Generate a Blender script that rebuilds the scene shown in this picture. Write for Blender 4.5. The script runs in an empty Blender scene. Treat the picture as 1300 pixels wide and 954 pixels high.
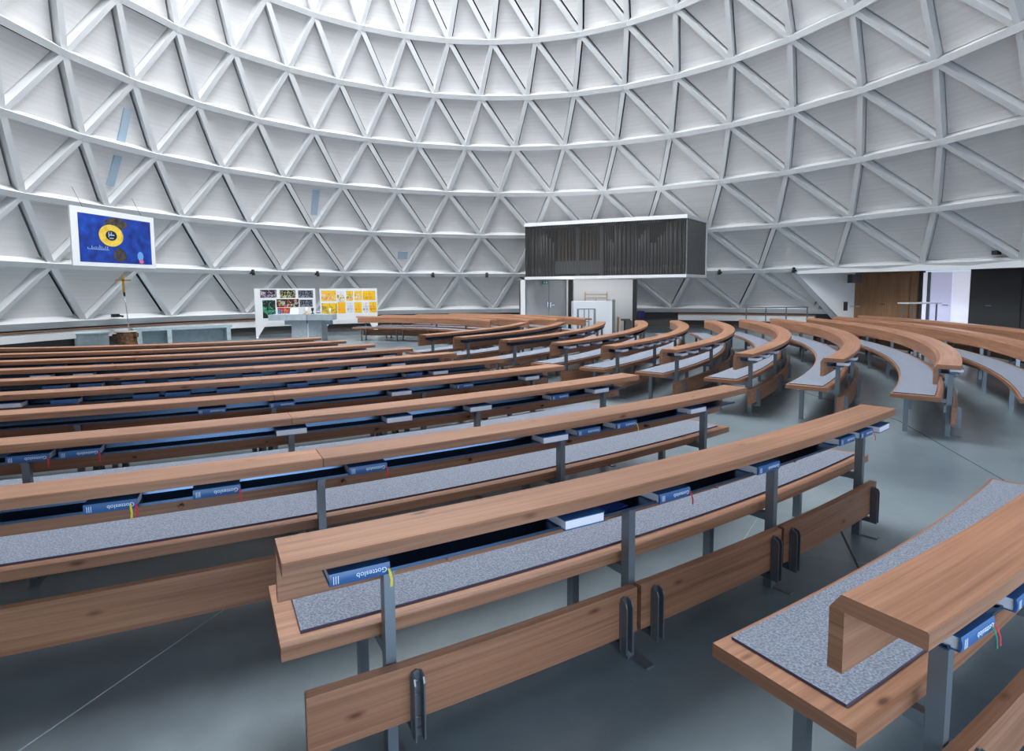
import bpy, math, random
from math import sin, cos, radians as rad, pi
from mathutils import Vector, Matrix
random.seed(7)
SC = bpy.context.scene
COL = SC.collection

# ------------------------------------------------------------------ helpers
class MB:
    """collects faces, then links them as ONE mesh object"""
    def __init__(s): s.v = []; s.f = []; s.uv = []; s.mi = []; s.sm = []
    def face(s, pts, uvs=None, mi=0, smooth=False):
        n = len(s.v)
        s.v += [tuple(p) for p in pts]
        s.f.append(tuple(range(n, n + len(pts))))
        s.uv.append(uvs or [(p[0], p[1]) for p in pts]); s.mi.append(mi); s.sm.append(smooth)
    def frame_box(s, o, ax, ay, az, mi=0):
        """box from corner o with edge vectors; u runs along ax"""
        o, ax, ay, az = Vector(o), Vector(ax), Vector(ay), Vector(az)
        if ax.cross(ay).dot(az) < 0: o = o + ay; ay = -ay
        lx, ly, lz = ax.length, ay.length, az.length
        ru, rv = random.random() * 20, random.random() * 20
        def q(a, b, c, d, u, v, off=0): s.face([a, b, c, d], [(ru, rv + off), (ru + u, rv + off), (ru + u, rv + off + v), (ru, rv + off + v)], mi)
        q(o, o + ax, o + ax + az, o + az, lx, lz)
        q(o + ay + ax, o + ay, o + ay + az, o + ay + ax + az, lx, lz, .3)
        q(o + az, o + ax + az, o + ax + ay + az, o + ay + az, lx, ly, .6)
        q(o + ax, o, o + ay, o + ax + ay, lx, ly, .9)
        q(o + ay, o, o + az, o + ay + az, ly * .1, lz, 1.2)
        q(o + ax, o + ax + ay, o + ax + ay + az, o + ax + az, ly * .1, lz, 1.5)
    def box(s, c, d, rz=0, mi=0):
        """c = centre, d = full size"""
        m = Matrix.Rotation(rz, 3, 'Z')
        ax, ay, az = m @ Vector((d[0], 0, 0)), m @ Vector((0, d[1], 0)), Vector((0, 0, d[2]))
        s.frame_box(Vector(c) - (ax + ay + az) / 2, ax, ay, az, mi)
    def beam(s, a, b, w, h, up=(0, 0, 1), mi=0):
        a, b, up = Vector(a), Vector(b), Vector(up)
        d = b - a; sd = d.cross(up).normalized() * w; u = sd.cross(d).normalized() * h
        s.frame_box(a - sd / 2 - u / 2, d, sd, u, mi)
    def tube(s, a, b, r, n=10, r2=None, mi=0):
        a, b = Vector(a), Vector(b); r2 = r if r2 is None else r2
        d = (b - a); up = Vector((0, 0, 1)) if abs(d.normalized().z) < .9 else Vector((1, 0, 0))
        x = d.cross(up).normalized(); y = d.cross(x).normalized()
        A = [a + (x * cos(2 * pi * i / n) + y * sin(2 * pi * i / n)) * r for i in range(n)]
        B = [b + (x * cos(2 * pi * i / n) + y * sin(2 * pi * i / n)) * r2 for i in range(n)]
        for i in range(n):
            j = (i + 1) % n
            s.face([A[i], B[i], B[j], A[j]], None, mi, True)
        s.face(A, None, mi); s.face(B[::-1], None, mi)
    def lathe(s, c, prof, n=20, mi=0, wob=0):
        c = Vector(c); rings = []
        for r, z in prof:
            rings.append([c + Vector(((r * (1 + wob * sin(3.3 * i + z * 9) * .6 + wob * sin(7.1 * i))) * cos(2 * pi * i / n), (r * (1 + wob * sin(3.3 * i + z * 9) * .6 + wob * sin(7.1 * i))) * sin(2 * pi * i / n), z)) for i in range(n)])
        for a, b in zip(rings, rings[1:]):
            for i in range(n):
                j = (i + 1) % n; s.face([a[i], a[j], b[j], b[i]], None, mi, True)
        s.face(rings[0][::-1], None, mi); s.face(rings[-1], None, mi)
    def prism(s, poly, o, ax, ay, az, mi=0):
        """2D polygon (in ax, ay) extruded along az"""
        o, ax, ay, az = Vector(o), Vector(ax), Vector(ay), Vector(az)
        P = [o + ax * p[0] + ay * p[1] for p in poly]
        Q = [p + az for p in P]
        uv = [(p[0], p[1]) for p in poly]
        if ax.cross(ay).dot(az) > 0:
            s.face(P[::-1], uv[::-1], mi); s.face(Q, uv, mi); o2 = 1
        else:
            s.face(P, uv, mi); s.face(Q[::-1], uv[::-1], mi); o2 = -1
        n = len(P)
        for i in range(n):
            j = (i + 1) % n
            L = (P[j] - P[i]).length
            q = [P[i], P[j], Q[j], Q[i]]; w = [(0, 0), (L, 0), (L, az.length), (0, az.length)]
            if o2 < 0: q.reverse(); w.reverse()
            s.face(q, w, mi)
    def arc(s, prof, C, a0, a1, step=.16, mi=0, off=(0, 0, 0)):
        """radial profile [(r, z)...] counter-clockwise in (r, z), swept round C from a0 to a1 (degrees)"""
        R = max(p[0] for p in prof)
        n = max(2, int(abs(rad(a1 - a0)) * R / step))
        ru = random.random() * 30
        per = [0]
        for i in range(len(prof)):
            p, q = prof[i], prof[(i + 1) % len(prof)]
            per.append(per[-1] + math.hypot(q[0] - p[0], q[1] - p[1]))
        def pt(a, p): return (C[0] + p[0] * cos(a) - off[0], C[1] + p[0] * sin(a) - off[1], p[1] - off[2])
        for k in range(n):
            A, B = rad(a0 + (a1 - a0) * k / n), rad(a0 + (a1 - a0) * (k + 1) / n)
            for i in range(len(prof)):
                j = (i + 1) % len(prof)
                s.face([pt(A, prof[i]), pt(A, prof[j]), pt(B, prof[j]), pt(B, prof[i])],
                       [(ru + A * R, per[i]), (ru + A * R, per[i + 1]), (ru + B * R, per[i + 1]), (ru + B * R, per[i])], mi)
        for a, rev in ((rad(a0), True), (rad(a1), False)):
            P = [pt(a, p) for p in prof]; U = [(p[0] * .1, p[1]) for p in prof]
            s.face(P[::-1] if rev else P, U[::-1] if rev else U, mi)
    def build(s, name, mats, parent=None, loc=None):
        me = bpy.data.meshes.new(name)
        vmap = {}; vs = []; fs = []
        for f in s.f:
            nf = []
            for i in f:
                k = tuple(round(c, 5) for c in s.v[i])
                if k not in vmap: vmap[k] = len(vs); vs.append(s.v[i])
                nf.append(vmap[k])
            fs.append(nf)
        keep = [i for i, f in enumerate(fs) if len(set(f)) == len(f)]
        me.from_pydata(vs, [], [fs[i] for i in keep])
        uvl = me.uv_layers.new(name='UVMap'); li = 0
        for pi_, i in enumerate(keep):
            for uv in s.uv[i]:
                uvl.data[li].uv = uv; li += 1
            me.polygons[pi_].material_index = s.mi[i]
            me.polygons[pi_].use_smooth = s.sm[i]
        if not isinstance(mats, (list, tuple)): mats = [mats]
        for m in mats: me.materials.append(m)
        o = bpy.data.objects.new(name, me); COL.objects.link(o)
        if parent: o.parent = parent
        if loc is not None: o.location = loc
        return o

def tag(o, label=None, cat=None, group=None, kind=None):
    if label: o['label'] = label
    if cat: o['category'] = cat
    if group: o['group'] = group
    if kind: o['kind'] = kind
    return o
def empty(name, loc, label=None, cat=None, group=None, rz=0):
    o = bpy.data.objects.new(name, None); COL.objects.link(o)
    o.location = loc; o.rotation_euler = (0, 0, rz); o.empty_display_size = .1
    return tag(o, label, cat, group)
def struct(name, mb, mats): return tag(mb.build(name, mats), kind='structure')
ORD = ['first', 'second', 'third', 'fourth', 'fifth', 'sixth', 'seventh', 'eighth', 'ninth', 'tenth', 'eleventh']

# ------------------------------------------------------------------ camera
FPX, PITCH, ROLL, EYE = 740.0, .085, .007, 1.6
cam = bpy.data.cameras.new('camera'); camo = bpy.data.objects.new('camera', cam); COL.objects.link(camo)
cam.sensor_width = 36; cam.sensor_fit = 'HORIZONTAL'; cam.lens = FPX / 1300 * 36
cam.shift_y = -44 / 1300; cam.clip_start = .05; cam.clip_end = 200
camo.matrix_world = Matrix.Translation((0, 0, EYE)) @ Matrix.Rotation(pi / 2 - PITCH, 4, 'X') @ Matrix.Rotation(-ROLL, 4, 'Z')
SC.camera = camo
def ray(x, y):
    a, b = (x - 650) / FPX, (433 - y) / FPX
    cr, sr = cos(ROLL), sin(ROLL); u, v = a * cr + b * sr, -a * sr + b * cr
    c, s = cos(PITCH), sin(PITCH)
    return Vector((u, c + v * s, v * c - s))
def at(x, y, Y):
    """surveying helper: the point of the place seen at photo pixel (x, y), Y metres ahead of the camera"""
    d = ray(x, y); return Vector((0, 0, EYE)) + d * (Y / d.y)
def onz(x, y, z):
    d = ray(x, y); return Vector((0, 0, EYE)) + d * ((z - EYE) / d.z)

# ------------------------------------------------------------------ materials
def mat(name, col, rough=.6, metal=0, spec=.5, build=None):
    m = bpy.data.materials.new(name); m.use_nodes = True
    nt = m.node_tree; b = nt.nodes['Principled BSDF']
    b.inputs['Base Color'].default_value = (*col, 1); b.inputs['Roughness'].default_value = rough
    b.inputs['Metallic'].default_value = metal; b.inputs['Specular IOR Level'].default_value = spec
    if build: build(nt, b)
    return m
def nd(nt, t, **kw):
    n = nt.nodes.new(t)
    for k, v in kw.items():
        if k.startswith('_'): setattr(n, k[1:], v)
        else: n.inputs[k.replace('__', ' ')].default_value = v
    return n
def ramp(nt, stops):
    r = nt.nodes.new('ShaderNodeValToRGB'); e = r.color_ramp.elements
    while len(e) < len(stops): e.new(.5)
    for el, (p, c) in zip(e, stops): el.position = p; el.color = (*c, 1)
    return r
def wood(name, c1, c2, c3, rough=.5, knots=True):
    def f(nt, b):
        L = nt.links.new
        uv = nd(nt, 'ShaderNodeUVMap'); mp = nd(nt, 'ShaderNodeMapping'); mp.inputs['Scale'].default_value = (.9, 48, 1)
        info = nd(nt, 'ShaderNodeObjectInfo')
        L(uv.outputs[0], mp.inputs[0])
        wv = nd(nt, 'ShaderNodeTexNoise', Scale=1.0, Detail=5.0, Roughness=.65, Distortion=.6); L(mp.outputs[0], wv.inputs['Vector'])
        mp2 = nd(nt, 'ShaderNodeMapping'); mp2.inputs['Scale'].default_value = (.5, 3.0, 1); L(uv.outputs[0], mp2.inputs[0])
        n2 = nd(nt, 'ShaderNodeTexNoise', Scale=1.5, Detail=2.0); L(mp2.outputs[0], n2.inputs['Vector'])
        r = ramp(nt, [(.28, c1), (.5, c2), (.72, c3)]); L(wv.outputs[0], r.inputs[0])
        mx = nd(nt, 'ShaderNodeMixRGB', _blend_type='MULTIPLY', Fac=.5); L(r.outputs[0], mx.inputs[1])
        r2 = ramp(nt, [(.3, (.72, .68, .66)), (.7, (1.18, 1.12, 1.08))]); L(n2.outputs[0], r2.inputs[0]); L(r2.outputs[0], mx.inputs[2])
        out = mx.outputs[0]
        if knots:
            mp3 = nd(nt, 'ShaderNodeMapping'); mp3.inputs['Scale'].default_value = (3.0, 8, 1); L(uv.outputs[0], mp3.inputs[0])
            vo = nd(nt, 'ShaderNodeTexVoronoi', Scale=1.0, Randomness=1.0); L(mp3.outputs[0], vo.inputs['Vector'])
            r3 = ramp(nt, [(.045, (.22, .15, .12)), (.08, (.66, .56, .5)), (.14, (1, 1, 1))]); L(vo.outputs['Distance'], r3.inputs[0])
            m3 = nd(nt, 'ShaderNodeMixRGB', _blend_type='MULTIPLY', Fac=.9); L(out, m3.inputs[1]); L(r3.outputs[0], m3.inputs[2]); out = m3.outputs[0]
        hs = nd(nt, 'ShaderNodeHueSaturation'); L(out, hs.inputs['Color'])
        mr = nd(nt, 'ShaderNodeMapRange'); mr.inputs[3].default_value = .88; mr.inputs[4].default_value = 1.1
        L(info.outputs['Random'], mr.inputs[0]); L(mr.outputs[0], hs.inputs['Value'])
        L(hs.outputs[0], b.inputs['Base Color'])
        bp = nd(nt, 'ShaderNodeBump', Strength=.08, Distance=.01); L(wv.outputs[0], bp.inputs['Height']); L(bp.outputs[0], b.inputs['Normal'])
    return mat(name, c2, rough, build=f)
def noisy(name, c1, c2, scale, rough=.7, detail=4, lo=.35, hi=.65, bump=0, metal=0, coords='Object', spec=.5):
    def f(nt, b):
        L = nt.links.new
        tc = nd(nt, 'ShaderNodeTexCoord'); n = nd(nt, 'ShaderNodeTexNoise', Scale=scale, Detail=float(detail), Roughness=.6)
        L(tc.outputs[coords], n.inputs['Vector'])
        r = ramp(nt, [(lo, c1), (hi, c2)]); L(n.outputs[0], r.inputs[0]); L(r.outputs[0], b.inputs['Base Color'])
        if bump:
            bp = nd(nt, 'ShaderNodeBump', Strength=bump, Distance=.01); L(n.outputs[0], bp.inputs['Height']); L(bp.outputs[0], b.inputs['Normal'])
    return mat(name, c1, rough, metal, spec, build=f)

M = {}
M['pew'] = wood('larch_wood', (.20, .088, .046), (.32, .152, .082), (.42, .222, .128), .42)
M['oak'] = wood('oak_panelling', (.15, .075, .035), (.24, .125, .06), (.32, .18, .09), .5, False)
M['palewood'] = wood('pale_wood', (.5, .36, .24), (.62, .47, .33), (.7, .56, .42), .5, False)
M['felt'] = noisy('grey_felt', (.10, .115, .15), (.26, .295, .36), 130, .95, 3, .33, .67, .25)
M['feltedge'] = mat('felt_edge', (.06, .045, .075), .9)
M['tray'] = mat('tray_steel_blue_sheen', (.10, .165, .265), .30, 1.0)  # grey steel; the blue of the reflected daylight is put into its colour
M['steel'] = mat('galvanised_steel', (.24, .27, .30), .38, .75)
M['darksteel'] = mat('dark_steel', (.15, .16, .175), .35, .5)
M['bright'] = mat('bright_steel', (.5, .52, .54), .25, 1)
M['white'] = mat('white_paint', (.78, .79, .80), .55)
M['offwhite'] = mat('offwhite_paint', (.70, .72, .75), .6)
M['beam'] = mat('white_beam_paint', (.73, .74, .745), .6)
M['black'] = mat('black_plastic', (.012, .012, .014), .45)
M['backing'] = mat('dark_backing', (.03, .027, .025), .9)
M['greydoor'] = mat('grey_door_paint', (.36, .37, .38), .5)
M['darkwall'] = mat('anthracite_panel', (.028, .029, .03), .55)
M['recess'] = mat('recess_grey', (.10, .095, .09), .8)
M['cover'] = mat('blue_book_cover', (.035, .115, .29), .38)
M['pages'] = mat('book_pages', (.80, .79, .84), .8)
M['letter'] = mat('white_print', (.75, .82, .92), .6)
M['red'] = mat('red_ribbon', (.55, .02, .03), .6)
M['yellow'] = mat('yellow_ribbon', (.75, .55, .03), .6)
M['green'] = mat('green_ribbon', (.02, .16, .10), .6)
M['gold'] = mat('gilt_metal', (.75, .45, .10), .35, .8)
M['wax'] = mat('candle_wax', (.75, .78, .70), .5)
M['stone'] = noisy('pale_blue_stone', (.33, .42, .46), (.46, .55, .59), 7, .6, 6, .3, .7)
M['stonegrey'] = noisy('grey_stone', (.36, .41, .46), (.48, .53, .57), 9, .6, 6, .3, .7)
M['bark'] = noisy('brown_bark', (.05, .025, .012), (.22, .11, .05), 14, .9, 6, .35, .65, .8)
M['palestrip'] = mat('pale_speaker_paint', (.40, .52, .62), .5)
M['exit'] = mat('exit_green', (.01, .22, .10), .5)
M['navy'] = mat('navy_cloth', (.02, .02, .12), .8)
def glow(name, col, s):
    def f(nt, b):
        b.inputs['Emission Color'].default_value = (*col, 1); b.inputs['Emission Strength'].default_value = s
    return mat(name, col, .3, build=f)
M['dayglass'] = glow('daylit_frosted_glass', (.70, .70, .95), .5)
M['dayglass2'] = glow('daylit_clear_glass', (.85, .86, 1.0), .75)

def panel_mat():
    def f(nt, b):
        L = nt.links.new
        tc = nd(nt, 'ShaderNodeTexCoord'); sp = nd(nt, 'ShaderNodeSeparateXYZ'); L(tc.outputs['Object'], sp.inputs[0])
        m1 = nd(nt, 'ShaderNodeMath', _operation='MULTIPLY'); m1.inputs[1].default_value = 9.0; L(sp.outputs['Z'], m1.inputs[0])
        fr = nd(nt, 'ShaderNodeMath', _operation='FRACT'); L(m1.outputs[0], fr.inputs[0])
        r = ramp(nt, [(.0, (.86, .86, .86)), (.10, (1, 1, 1))]); L(fr.outputs[0], r.inputs[0])
        mp = nd(nt, 'ShaderNodeMapping'); mp.inputs['Scale'].default_value = (.5, .5, 12); L(tc.outputs['Object'], mp.inputs[0])
        n = nd(nt, 'ShaderNodeTexNoise', Scale=1.3, Detail=4.0); L(mp.outputs[0], n.inputs['Vector'])
        r2 = ramp(nt, [(.3, (.735, .715, .70)), (.7, (.80, .785, .775))]); L(n.outputs[0], r2.inputs[0])
        mx = nd(nt, 'ShaderNodeMixRGB', _blend_type='MULTIPLY', Fac=1.0); L(r2.outputs[0], mx.inputs[1]); L(r.outputs[0], mx.inputs[2])
        L(mx.outputs[0], b.inputs['Base Color'])
    return mat('whitewashed_boards', (.66, .65, .64), .7, build=f)
M['panel'] = panel_mat()
def floor_mat():
    def f(nt, b):
        L = nt.links.new
        tc = nd(nt, 'ShaderNodeTexCoord')
        n = nd(nt, 'ShaderNodeTexNoise', Scale=.7, Detail=4.0, Roughness=.5, Distortion=.4); L(tc.outputs['Object'], n.inputs['Vector'])
        n2 = nd(nt, 'ShaderNodeTexNoise', Scale=5.0, Detail=6.0, Roughness=.7); L(tc.outputs['Object'], n2.inputs['Vector'])
        r = ramp(nt, [(.3, (.10, .132, .155)), (.55, (.16, .205, .225)), (.75, (.23, .275, .29))]); L(n.outputs[0], r.inputs[0])
        r2 = ramp(nt, [(.3, (.82, .82, .84)), (.7, (1.1, 1.1, 1.1))]); L(n2.outputs[0], r2.inputs[0])
        mx = nd(nt, 'ShaderNodeMixRGB', _blend_type='MULTIPLY', Fac=.8); L(r.outputs[0], mx.inputs[1]); L(r2.outputs[0], mx.inputs[2])
        L(mx.outputs[0], b.inputs['Base Color'])
        r3 = ramp(nt, [(.2, (.27, .27, .27)), (.8, (.32, .32, .32))]); L(n2.outputs[0], r3.inputs[0]); L(r3.outputs[0], b.inputs['Roughness'])
    return mat('polished_concrete', (.3, .36, .39), .35, spec=1.0, build=f)
M['floor'] = floor_mat()

# ------------------------------------------------------------------ the conical timber shell
A12, A22, PH, H3C, H3S, TX, TY, TQ = -.0374, 1.0232, 2.8581, -.0101, .0229, -.0164, .0078, .0375
QR = [[1.967, 11.018, 15.069], [1.549, 11.175, 13.968], [1.133, 11.332, 12.868], [.725, 11.494, 11.767],
      [.318, 11.652, 10.675], [-.081, 11.81, 9.593], [-.476, 11.971, 8.515]]
while len(QR) < 11: QR.append([QR[-1][0] - .395, QR[-1][1] + .161, QR[-1][2] - 1.078])
def node(k, i, push=0.0, z=None):
    a = PH - i * 2 * pi / 36; c, s = cos(a), sin(a)
    w = 1 + H3C * cos(3 * a) + H3S * sin(3 * a); q = QR[min(k, 10)]
    r = q[2] + push
    return Vector((q[0] + r * w * (c + A12 * s), q[1] + r * w * (A12 * c + A22 * s),
                   (.75 + 1.57 * k + (TX * c + TY * s + TQ * cos(2 * a)) * k) if z is None else z))
TOP = 9
PORTAL = (11.6, 16.6)
def nrm(a, b, c):
    n = (b - a).cross(c - a).normalized()
    ctr = (a + b + c) / 3; inw = Vector((1.0 - ctr.x, 11.8 - ctr.y, -.4 * 12))
    return n if n.dot(inw) > 0 else -n
panels = {}; backs = MB(); diag = {}
def side_of(i):
    i = (i + 10) % 36 - 10
    return 'left' if i < 2.6 else ('back' if i < 9.6 else ('right' if i < 17.6 else 'front'))
def add_panel(a, b, c, i, extra=None):
    n = nrm(a, b, c); off = -n * .20
    sd = side_of(i)
    mb = panels.setdefault(sd, MB())
    P = [a, b, c] + ([extra] if extra else []); ctr = sum(P, Vector()) / len(P)
    ins = []
    m_ = len(P)
    def inset(j):                       # how far the board stays back from edge j -> j+1
        p, q = P[j], P[(j + 1) % m_]
        flat = abs(p.z - q.z) < .25
        return .075 if flat and (p.z + q.z) / 2 < ctr.z else .094
    for j in range(m_):
        p, q, r = P[j], P[(j + 1) % m_], P[(j - 1) % m_]
        d1 = (q - p).normalized(); d2 = (r - p).normalized()
        sn = max(.15, d1.cross(d2).length)
        ins.append(p + d2 * (inset(j) / sn) + d1 * (inset((j - 1) % m_) / sn))
    F = [p + off for p in ins]; G = [p - n * .04 for p in F]
    if (F[1] - F[0]).cross(F[2] - F[0]).dot(n) < 0: F.reverse(); G.reverse()
    mb.face(F); mb.face(G[::-1])
    for j in range(m_):
        l = (j + 1) % m_; mb.face([F[j], G[j], G[l], F[l]])
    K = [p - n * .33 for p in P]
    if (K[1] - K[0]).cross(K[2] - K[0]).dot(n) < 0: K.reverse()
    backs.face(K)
def lat(mb, a, b, w, d, proud=0):
    mid = (a + b) / 2
    inw = Vector((1.0 - mid.x, 11.8 - mid.y, 0)).normalized() * .82 + Vector((0, 0, -.57))
    t = (b - a).normalized(); inw = (inw - t * inw.dot(t)).normalized()
    sd = t.cross(inw).normalized()
    mb.frame_box(a + inw * proud - sd * w / 2 - inw * d, b - a, sd * w, inw * d)
rings = []
for k in range(TOP + 1):
    mb = MB(); offi = .5 if k % 2 == 0 else 0
    for j in range(-10, 26):
        i0 = j + offi
        if k == 0 and PORTAL[0] < i0 + .5 < PORTAL[1] and i0 != 11.5: continue
        lat(mb, node(k, i0), node(k, i0 + (.4 if k == 0 and i0 == 11.5 else 1)), .165 if k else .22, .34, .02)
    rings.append(mb)
for k in range(TOP):
    mb = diag.setdefault(k, MB())
    lo = .5 if k % 2 == 0 else 0
    for j in range(-10, 26):
        i = j + lo
        p, q = node(k, i), node(k, i + 1)            # lower pair
        u, v = node(k + 1, i - .5), node(k + 1, i + .5)
        def skip(t): return k == 0 and PORTAL[0] < t < PORTAL[1]
        if not skip(i + .01):
            if not skip(i - .5) or i < 12: lat(mb, p, u, .145, .33)
            if k == 0 and i == 11.5:         # the lattice is cut by the portal's return wall
                xc = p.lerp(v, .42); lat(mb, p, xc, .145, .33)
                add_panel(u, node(1, 11.56), xc, i, extra=p); add_panel(p, xc, node(0, 11.88), i)
                continue
            if not skip(i + .35): lat(mb, p, v, .145, .33)
            if not skip(i): add_panel(u, v, p, i)
        if not skip(i + .25) and not skip(i + .75): add_panel(p, q, v, i + .5)
n = 1
for k, mb in enumerate(rings): struct('trim_%d' % n, mb, M['beam']); n += 1
for k, mb in diag.items(): struct('trim_%d' % n, mb, M['beam']); n += 1
for sd, mb in panels.items(): struct('wall_' + sd, mb, M['panel'])
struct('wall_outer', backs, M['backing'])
# floor
fl = MB(); fl.face([(1.9 + 20 * cos(2 * pi * i / 64), 11 + 20 * sin(2 * pi * i / 64), 0) for i in range(64)])
struct('floor', fl, M['floor'])
# unseen crown collar round the skylight, its height shaping the light below
cr = MB()
for j in range(36):
    a, b = node(9, j), node(9, j + 1)
    cr.frame_box(a, b - a, Vector((0, 0, 5.0)), (node(9, j, .3) - a))
struct('trim_%d' % n, cr, M['white']); n += 1
# plinth under the lowest beam, with the bench that runs round the room
def perimeter(prof_pts, i0, i1, mats, name, group=None, label=None):
    """prof_pts: [(push, z)...] swept along the base ring"""
    mb = MB(); i = i0
    while i < i1 - 1e-6:
        j = min(i + .5, i1)
        A = [node(0, i, p, z) for p, z in prof_pts]; B = [node(0, j, p, z) for p, z in prof_pts]
        m = len(A)
        for e in range(m):
            f = (e + 1) % m
            L = (A[f] - A[e]).length
            mb.face([A[e], B[e], B[f], A[f]], [(i * 2.6, e), (j * 2.6, e), (j * 2.6, e + L), (i * 2.6, e + L)])
        if i == i0: mb.face(A[::-1])
        if j >= i1 - 1e-6: mb.face(B)
        i = j
    return mb.build(name, mats)
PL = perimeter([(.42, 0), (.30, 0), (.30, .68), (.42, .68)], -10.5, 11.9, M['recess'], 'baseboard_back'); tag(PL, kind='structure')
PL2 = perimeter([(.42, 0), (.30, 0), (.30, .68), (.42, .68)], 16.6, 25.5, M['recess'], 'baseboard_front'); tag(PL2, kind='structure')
def bench(i0, i1, label):
    e = empty('wall_bench', node(0, (i0 + i1) / 2, 0, 0), label, 'bench', 'low bench running round the foot of the wall')
    for prof, m, nm in (([(.28, .56), (.0, .56), (.0, .597), (.28, .597)], M['pew'], 'seat'), ([(.26, .31), (.03, .31), (.03, .55), (.26, .55)], M['white'], 'fascia'), ([(.26, .01), (.2, .01), (.2, .30), (.26, .30)], M['recess'], 'plinth')):
        o = perimeter(prof, i0, i1, m, nm); o.parent = e; o.matrix_parent_inverse = Matrix.Translation(e.location).inverted()
bench(-9, 6.4, 'low white bench with brown wooden seat running round the left wall foot')
bench(9.6, 11.5, 'low white bench with brown wooden seat between organ and portal')

# ------------------------------------------------------------------ portal at the right
T = Vector((.548, -.836, 0)); NO = Vector((.836, .548, 0)); Q0 = Vector((12.6, 21.62, 0)); ZS = 2.19
pb = MB()
def bw(s0, s1, z0, z1, th=.12, out=0.0, mb=None):
    (mb or pb).frame_box(Q0 + T * s0 + NO * out + Vector((0, 0, z0)), T * (s1 - s0), NO * th, Vector((0, 0, z1 - z0)))
# return wall on the left side of the portal
a = node(1, 11.52) ; a = Vector((a.x, a.y, ZS)); b0 = node(0, 11.9, .25, 0.0)
ret = MB(); c0 = Q0 + T * .08
for off, rev in ((Vector((0, 0, 0)), False), (Vector((-.12, .2, 0)), True)):
    P = [b0 + off, c0 + off, c0 + Vector((0, 0, ZS)) + off, a + off]
    ret.face(P[::-1] if rev else P)
P = [b0, c0, c0 + Vector((0, 0, ZS)), a]; Qv = [p + Vector((-.12, .2, 0)) for p in P]
for j in range(4):
    l = (j + 1) % 4; ret.face([P[l], P[j], Qv[j], Qv[l]])
struct('wall_portal', ret, M['white'])
# soffit and lintel fascia
so = MB()
i = 11.52
while i < 16.5:
    e0, e1 = node(1, i, .02, ZS), node(1, i + .5, .02, ZS)
    g0, g1 = [Q0 + T * ((v - Q0).dot(T)) + NO * .1 + Vector((0, 0, ZS)) for v in (e0, e1)]
    so.face([e0, g0, g1, e1]); so.face([v + Vector((0, 0, .12)) for v in (e1, g1, g0, e0)])
    i += .5
struct('ceiling', so, M['oak'])
li = MB(); i = 11.52
while i < 16.5:
    p, q = node(1, i), node(1, i + .5)
    li.frame_box(Vector((p.x, p.y, ZS - .02)) - NO * .05, Vector((q.x - p.x, q.y - p.y, 0)), NO * .25, Vector((0, 0, .30)))
    i += .5
struct('trim_%d' % n, li, M['white']); n += 1
# back of the portal: oak wall with a flush door, jamb, glass door, dark wall with a door
wv = MB(); wv.frame_box(Q0 + T * .08, Vector((0, 0, ZS + .1)), T * 2.04, NO * .12); struct('wall_vestibule', wv, M['oak'])
wb = MB(); bw(3.6, 9.5, 0, ZS + .1, out=.02, mb=wb); bw(2.12, 2.26, 0, ZS + .1, out=.1, mb=wb); struct('wall_entrance', wb, M['darkwall'])
def flushdoor(name, s0, s1, m, handle_s, out):
    e = empty(name, Q0 + T * s0); e['kind'] = 'structure'
    def P(mb, nm, mm):
        o = mb.build(nm, mm); o.parent = e; o.matrix_parent_inverse = Matrix.Translation(e.location).inverted(); return o
    d = MB(); d.frame_box(Q0 + T * s0 + NO * out + Vector((0, 0, .01)), Vector((0, 0, 2.11)), T * (s1 - s0), NO * .03); P(d, 'door_leaf', m)
    h = MB(); p = Q0 + T * handle_s + NO * (out - .05) + Vector((0, 0, 1.05)); h.beam(p, p + T * (-.14 if handle_s > (s0 + s1) / 2 else .14), .02, .02); h.tube(p, p + NO * .06, .012, 8); P(h, 'door_handle', M['black'] if m is not M['darkwall'] else M['steel'])
    return e, P
flushdoor('door_1', .95, 1.9, M['oak'], 1.02, -.035)
e, P = flushdoor('door_2', 2.52, 3.12, M['dayglass'], 3.03, 0)
g = MB(); bw(3.13, 3.6, .01, 2.12, .03, 0, g); P(g, 'side_light', M['dayglass2'])
g = MB(); bw(2.28, 2.40, .01, 2.12, .03, .02, g); P(g, 'narrow_light', M['dayglass2'])
g = MB(); bw(2.42, 2.51, .01, 2.14, .05, -.03, g); P(g, 'door_frame', M['darksteel'])
flushdoor('door_3', 4.0, 4.9, M['darkwall'], 4.06, -.02)
bl = MB()
bl.box(at(1085, 354, 20.6), (.42, .2, .3), .3); tag(bl.build('loudspeaker', M['black']), 'small black loudspeaker fixed under the portal lintel beside the oak wall', 'loudspeaker')
bl = MB(); c = at(1073.5, 389, 21.1); bl.box(c, (.22, .1, .32), .9); sw = bl.build('wall_box', M['black'])
bl = MB(); bl.beam(c + Vector((.1, -.1, 0)), c + Vector((.38, -.2, 0)), .025, .025); bl.build('lever', M['darksteel'], sw)
tag(sw, 'black box with a short lever on the white portal return wall', 'wall box')

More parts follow.
